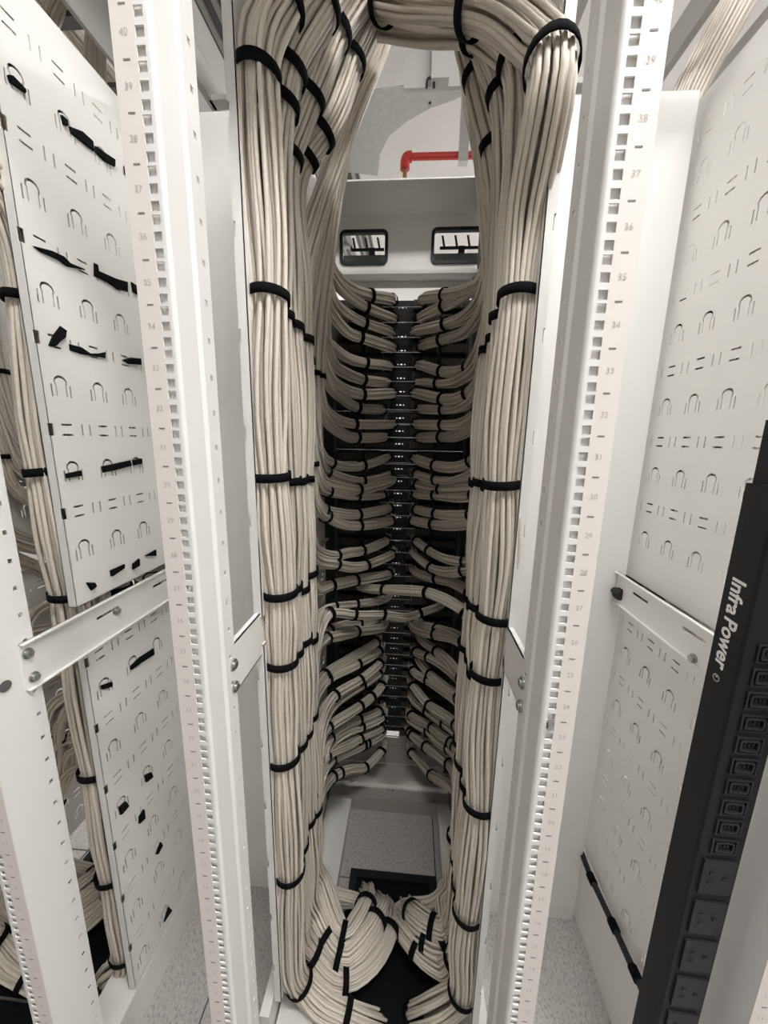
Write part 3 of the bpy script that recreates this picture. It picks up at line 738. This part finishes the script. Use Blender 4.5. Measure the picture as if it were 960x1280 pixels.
# ------------------------------------------------------------------ loose straps left on the perforated panel
ST = [[(8,94),(12,93),(30,112),(31,117),(25,113),(11,103)], [(75,143),(82,150),(83,158),(78,156)], [(85,157),(100,163),(115,177),(117,190),(107,182),(88,167)], [(118,182),(128,190),(143,200),(143,209),(130,202),(118,190)],
 [(154,208),(159,205),(163,220),(162,224),(155,218)], [(40,307),(60,312),(77,320),(87,330),(107,338),(83,333),(72,325),(50,315)], [(117,328),(118,337),(143,348),(160,353),(160,365),(147,362),(133,353),(117,345)],
 [(163,352),(177,362),(177,372),(165,365)], [(75,407),(82,412),(80,422),(72,428),(68,433),(60,432),(65,420)], [(86,430),(97,433),(110,442),(122,442),(132,440),(132,448),(117,445),(103,443),(87,438)],
 [(152,450),(163,447),(175,448),(176,456),(160,455)], [(81,592),(100,588),(101,595),(82,598)], [(126,583),(140,580),(163,575),(165,582),(143,588),(128,591)], [(165,575),(176,573),(176,580),(166,582)],
 [(107,728),(117,728),(119,733),(113,738)], [(137,713),(155,705),(154,710),(138,721)], [(165,705),(173,698),(173,707),(165,712)], [(180,695),(194,687),(194,695),(182,695)], [(125,857),(139,852),(139,858),(127,862)],
 [(162,833),(173,822),(192,810),(193,817),(173,830),(163,838)], [(180,969),(188,965),(190,971),(182,978)], [(148,1009),(156,1001),(160,1007),(150,1019)], [(173,1021),(179,1011),(180,1023),(173,1030)],
 [(194,1068),(200,1052),(202,1056),(196,1068)], [(204,1153),(210,1133),(214,1137),(206,1149)]]
hgt = ['in the top row', 'in the top row', 'in the top row', 'in the top row', 'in the top row', 'in the second row', 'in the second row', 'in the second row', 'in the third row', 'in the third row', 'in the third row', 'in the fourth row', 'in the fourth row', 'in the fourth row', 'just above the brace', 'just above the brace', 'just above the brace', 'just above the brace', 'just below the brace', 'just below the brace', 'in the lower half', 'in the lower half', 'in the lower half', 'low on the lower half', 'lowest of all']
cnt = {}
tot = {h: hgt.count(h) for h in hgt}
for poly, h in zip(ST, hgt):
    cnt[h] = cnt.get(h, 0)+1
    P3 = [at(a, b, X=XA+.0006) for a, b in poly]; c = np.mean(P3, axis=0)
    m = MB()
    # slightly domed strip: outline on the panel, a smaller outline proud of it
    q = [p_+np.array([0, 0, 0]) for p_ in P3]+[c+(p_-c)*.86+np.array([.0045+.001*math.sin(7*i), 0, 0]) for i, p_ in enumerate(P3)]
    n = len(P3); m.add(q, [tuple(range(n))[::-1], tuple(range(n, 2*n))]+[(i, (i+1) % n, n+(i+1) % n, n+i) for i in range(n)])
    o = m.build('loose_strap', VELCRO, origin=c)
    lab = 'black strap end poking through the left perforated panel, '+h if tot[h] == 1 else 'black strap end on the left perforated panel %s, %s from the left' % (h, ORD[cnt[h]-1])
    tag(o, lab, 'strap', 'black straps on the left panel')

# ------------------------------------------------------------------ overhead trays, pipe and cables
def tray(name, label, x0, x1, y0, y1, z, h, mat, rung=.25, axis='y', grp='overhead cable trays'):
    t = empty(name, ((x0+x1)/2, (y0+y1)/2, z)); tag(t, label, 'cable tray', grp)
    if axis == 'y':
        for x in (x0, x1): MB().box(x-.008, x+.008, y0, y1, z, z+h).build('side_rail', mat, t)
        q = y0+.1
        while q < y1: MB().box(x0, x1, q, q+.03, z, z+.012).build('rung', mat, t); q += rung
    else:
        for y in (y0, y1): MB().box(x0, x1, y-.008, y+.008, z, z+h).build('side_rail', mat, t)
        q = x0+.1
        while q < x1: MB().box(q, q+.03, y0, y1, z, z+.012).build('rung', mat, t); q += rung
    return t
tray('cable_ladder', 'grey cable ladder above the left blanking panel', -.52, -.26, .1, 2.6, 2.30, .07, GREY)
tray('cable_ladder', 'grey cable ladder above the right blanking panel', .36, .62, .1, 2.6, 2.30, .07, GREY)
ct = empty('cable_duct', (-.42, 1.5, 2.62)); tag(ct, 'dark corrugated duct above the ladder over the left blanking panel', 'cable duct', 'overhead cable trays')
MB().box(-.60, -.24, .5, 2.6, 2.62, 2.64).build('duct_floor', DGREY, ct)
for k in range(9): MB().box(-.59+.04*k, -.575+.04*k, .5, 2.6, 2.612, 2.62).build('duct_rib', GREY, ct)
tray('cable_ladder', 'grey cable ladder above the left-hand perforated panel', -1.05, -.70, -.2, 2.6, 2.42, .09, DGREY, .18)
tray('cable_ladder', 'pale wire tray above the right-hand perforated panel', .80, 1.15, -.2, 2.6, 2.32, .06, GREY, .20)
for i, (x, y0, y1, z, n_) in enumerate(((-.80, .0, 1.6, 2.47, 37), (-.92, -.1, 2.4, 2.47, 37), (-.38, .55, 2.4, 2.36, 30))):
    bundle(('ivory cable bundle lying on the ladder over the left panel, nearer', 'ivory cable bundle lying on the ladder over the left panel, farther', 'ivory cable bundle lying on the ladder above the left blanking panel')[i], [(x, y0, z), (x+.02, (y0+y1)/2, z+.01), (x, y1, z)], n_, .0038, group='bundles on the overhead ladders', keep=3, step=.06)
bundle('ivory cable trunk dropping from the ladder behind the right blanking panel', [(.62, .62, 1.6), (.60, .60, 2.0), (.615, .60, 2.15), (.70, .58, 2.36), (.80, .50, 2.60), (.95, .4, 2.72)], 61, .0038, group='bundles on the overhead ladders', keep=4)
# galvanised bend with its concave curved edge
gz = 2.60
arc = [(472,220),(475,192),(486,170),(509,151),(537,135),(569,124)]
pl = [at(a, b, Z=gz) for a, b in arc+[(600,112),(600,95),(470,112),(420,150),(425,214)]]
gt = empty('cable_tray_bend', np.mean(pl, axis=0).tolist()); tag(gt, 'galvanised tray bend with a curved edge above the centre rack', 'cable tray', 'overhead cable trays')
for q_ in (pl[4], pl[-2], pl[-1]): MB().cyl((q_[0], q_[1]-.02, gz), (q_[0], q_[1]-.02, 3.1), .006, 8).build('hanger_rod', STEEL, gt)
MB().prism(pl, (0, 0, .003)).build('tray_floor', GALV, gt)
lip = MB(); A = [at(a, b, Z=gz) for a, b in arc]
for p_, q_ in zip(A[:-1], A[1:]): lip.add([p_, q_, q_+np.array([0, 0, .06]), p_+np.array([0, 0, .06]), p_+np.array([0, .002, 0]), q_+np.array([0, .002, 0]), q_+np.array([0, .002, .06]), p_+np.array([0, .002, .06])], [(0,1,2,3),(7,6,5,4),(3,2,6,7),(0,4,5,1)])
lip.build('curved_lip', GALV, gt)
hb = empty('tray_hanger', at(552, 80, Y=.98).tolist()); tag(hb, 'grey sheet hanger bracket behind the cables at the top of the centre rack', 'bracket')
a_, b_ = at(505, 116, Y=1.0), at(585, 96, Y=1.0)
MB().box(a_[0], b_[0], .985, 1.0, a_[2], a_[2]+.10).build('plate', GREY, hb)
c_ = at(540, 60, Y=.98); MB().box(c_[0], c_[0]+.055, .955, .985, a_[2]-.0, a_[2]+.34).build('post', GREY, hb)
e_ = at(538, 104, Y=.97); MB().tube(spline([e_+np.array([-.012, 0, -.012]), e_+np.array([-.008, 0, .012]), e_+np.array([.008, 0, .012]), e_+np.array([.012, 0, -.012])], .004), .004, 8).build('clip', BLACK, hb)
# red sprinkler pipe
sp_ = empty('sprinkler_pipe', at(545, 198, Y=1.75).tolist()); tag(sp_, 'red sprinkler pipe with elbow and head under the white ceiling', 'pipe')
pa, pb = at(512, 196, Y=1.75), at(640, 193, Y=1.75)
MB().tube([pa, pb], .016, 12).build('pipe', RED, sp_)
el = MB(); el.tube(spline([pa+np.array([.012, 0, 0]), pa+np.array([-.014, 0, -.003]), pa+np.array([-.022, 0, -.02]), pa+np.array([-.022, 0, -.055])], .008), .024, 12); el.build('elbow', RED, sp_)
hd = MB(); hd.cyl(pa+np.array([-.022, 0, -.055]), pa+np.array([-.022, 0, -.095]), .011, 10); hd.build('sprinkler_head', COPPER, sp_)
bk = empty('pipe_bracket', at(577, 175, Y=1.70).tolist()); tag(bk, 'grey strut bracket holding the red pipe', 'bracket')
c0, c1 = at(573, 203, Y=1.70), at(581, 120, Y=1.70)
MB().box(c0[0], c0[0]+.045, 1.69, 1.73, c0[2], 3.1).build('strut', STEEL, bk)
# cage nut clipped into the right rail
q = at(685, 905, Y=0); cn = MB(); cn.box(.2285, .2366, -.0035, .001, q[2]-.006, q[2]-.0045); cn.box(.2285, .2366, -.0035, .001, q[2]+.0045, q[2]+.006); cn.box(.2295, .2356, -.002, .004, q[2]-.0045, q[2]+.0045)
tag(cn.build('cage_nut', STEEL, origin=(.2325, 0, q[2])), 'small metal cage nut clipped into the right mounting rail', 'cage nut')
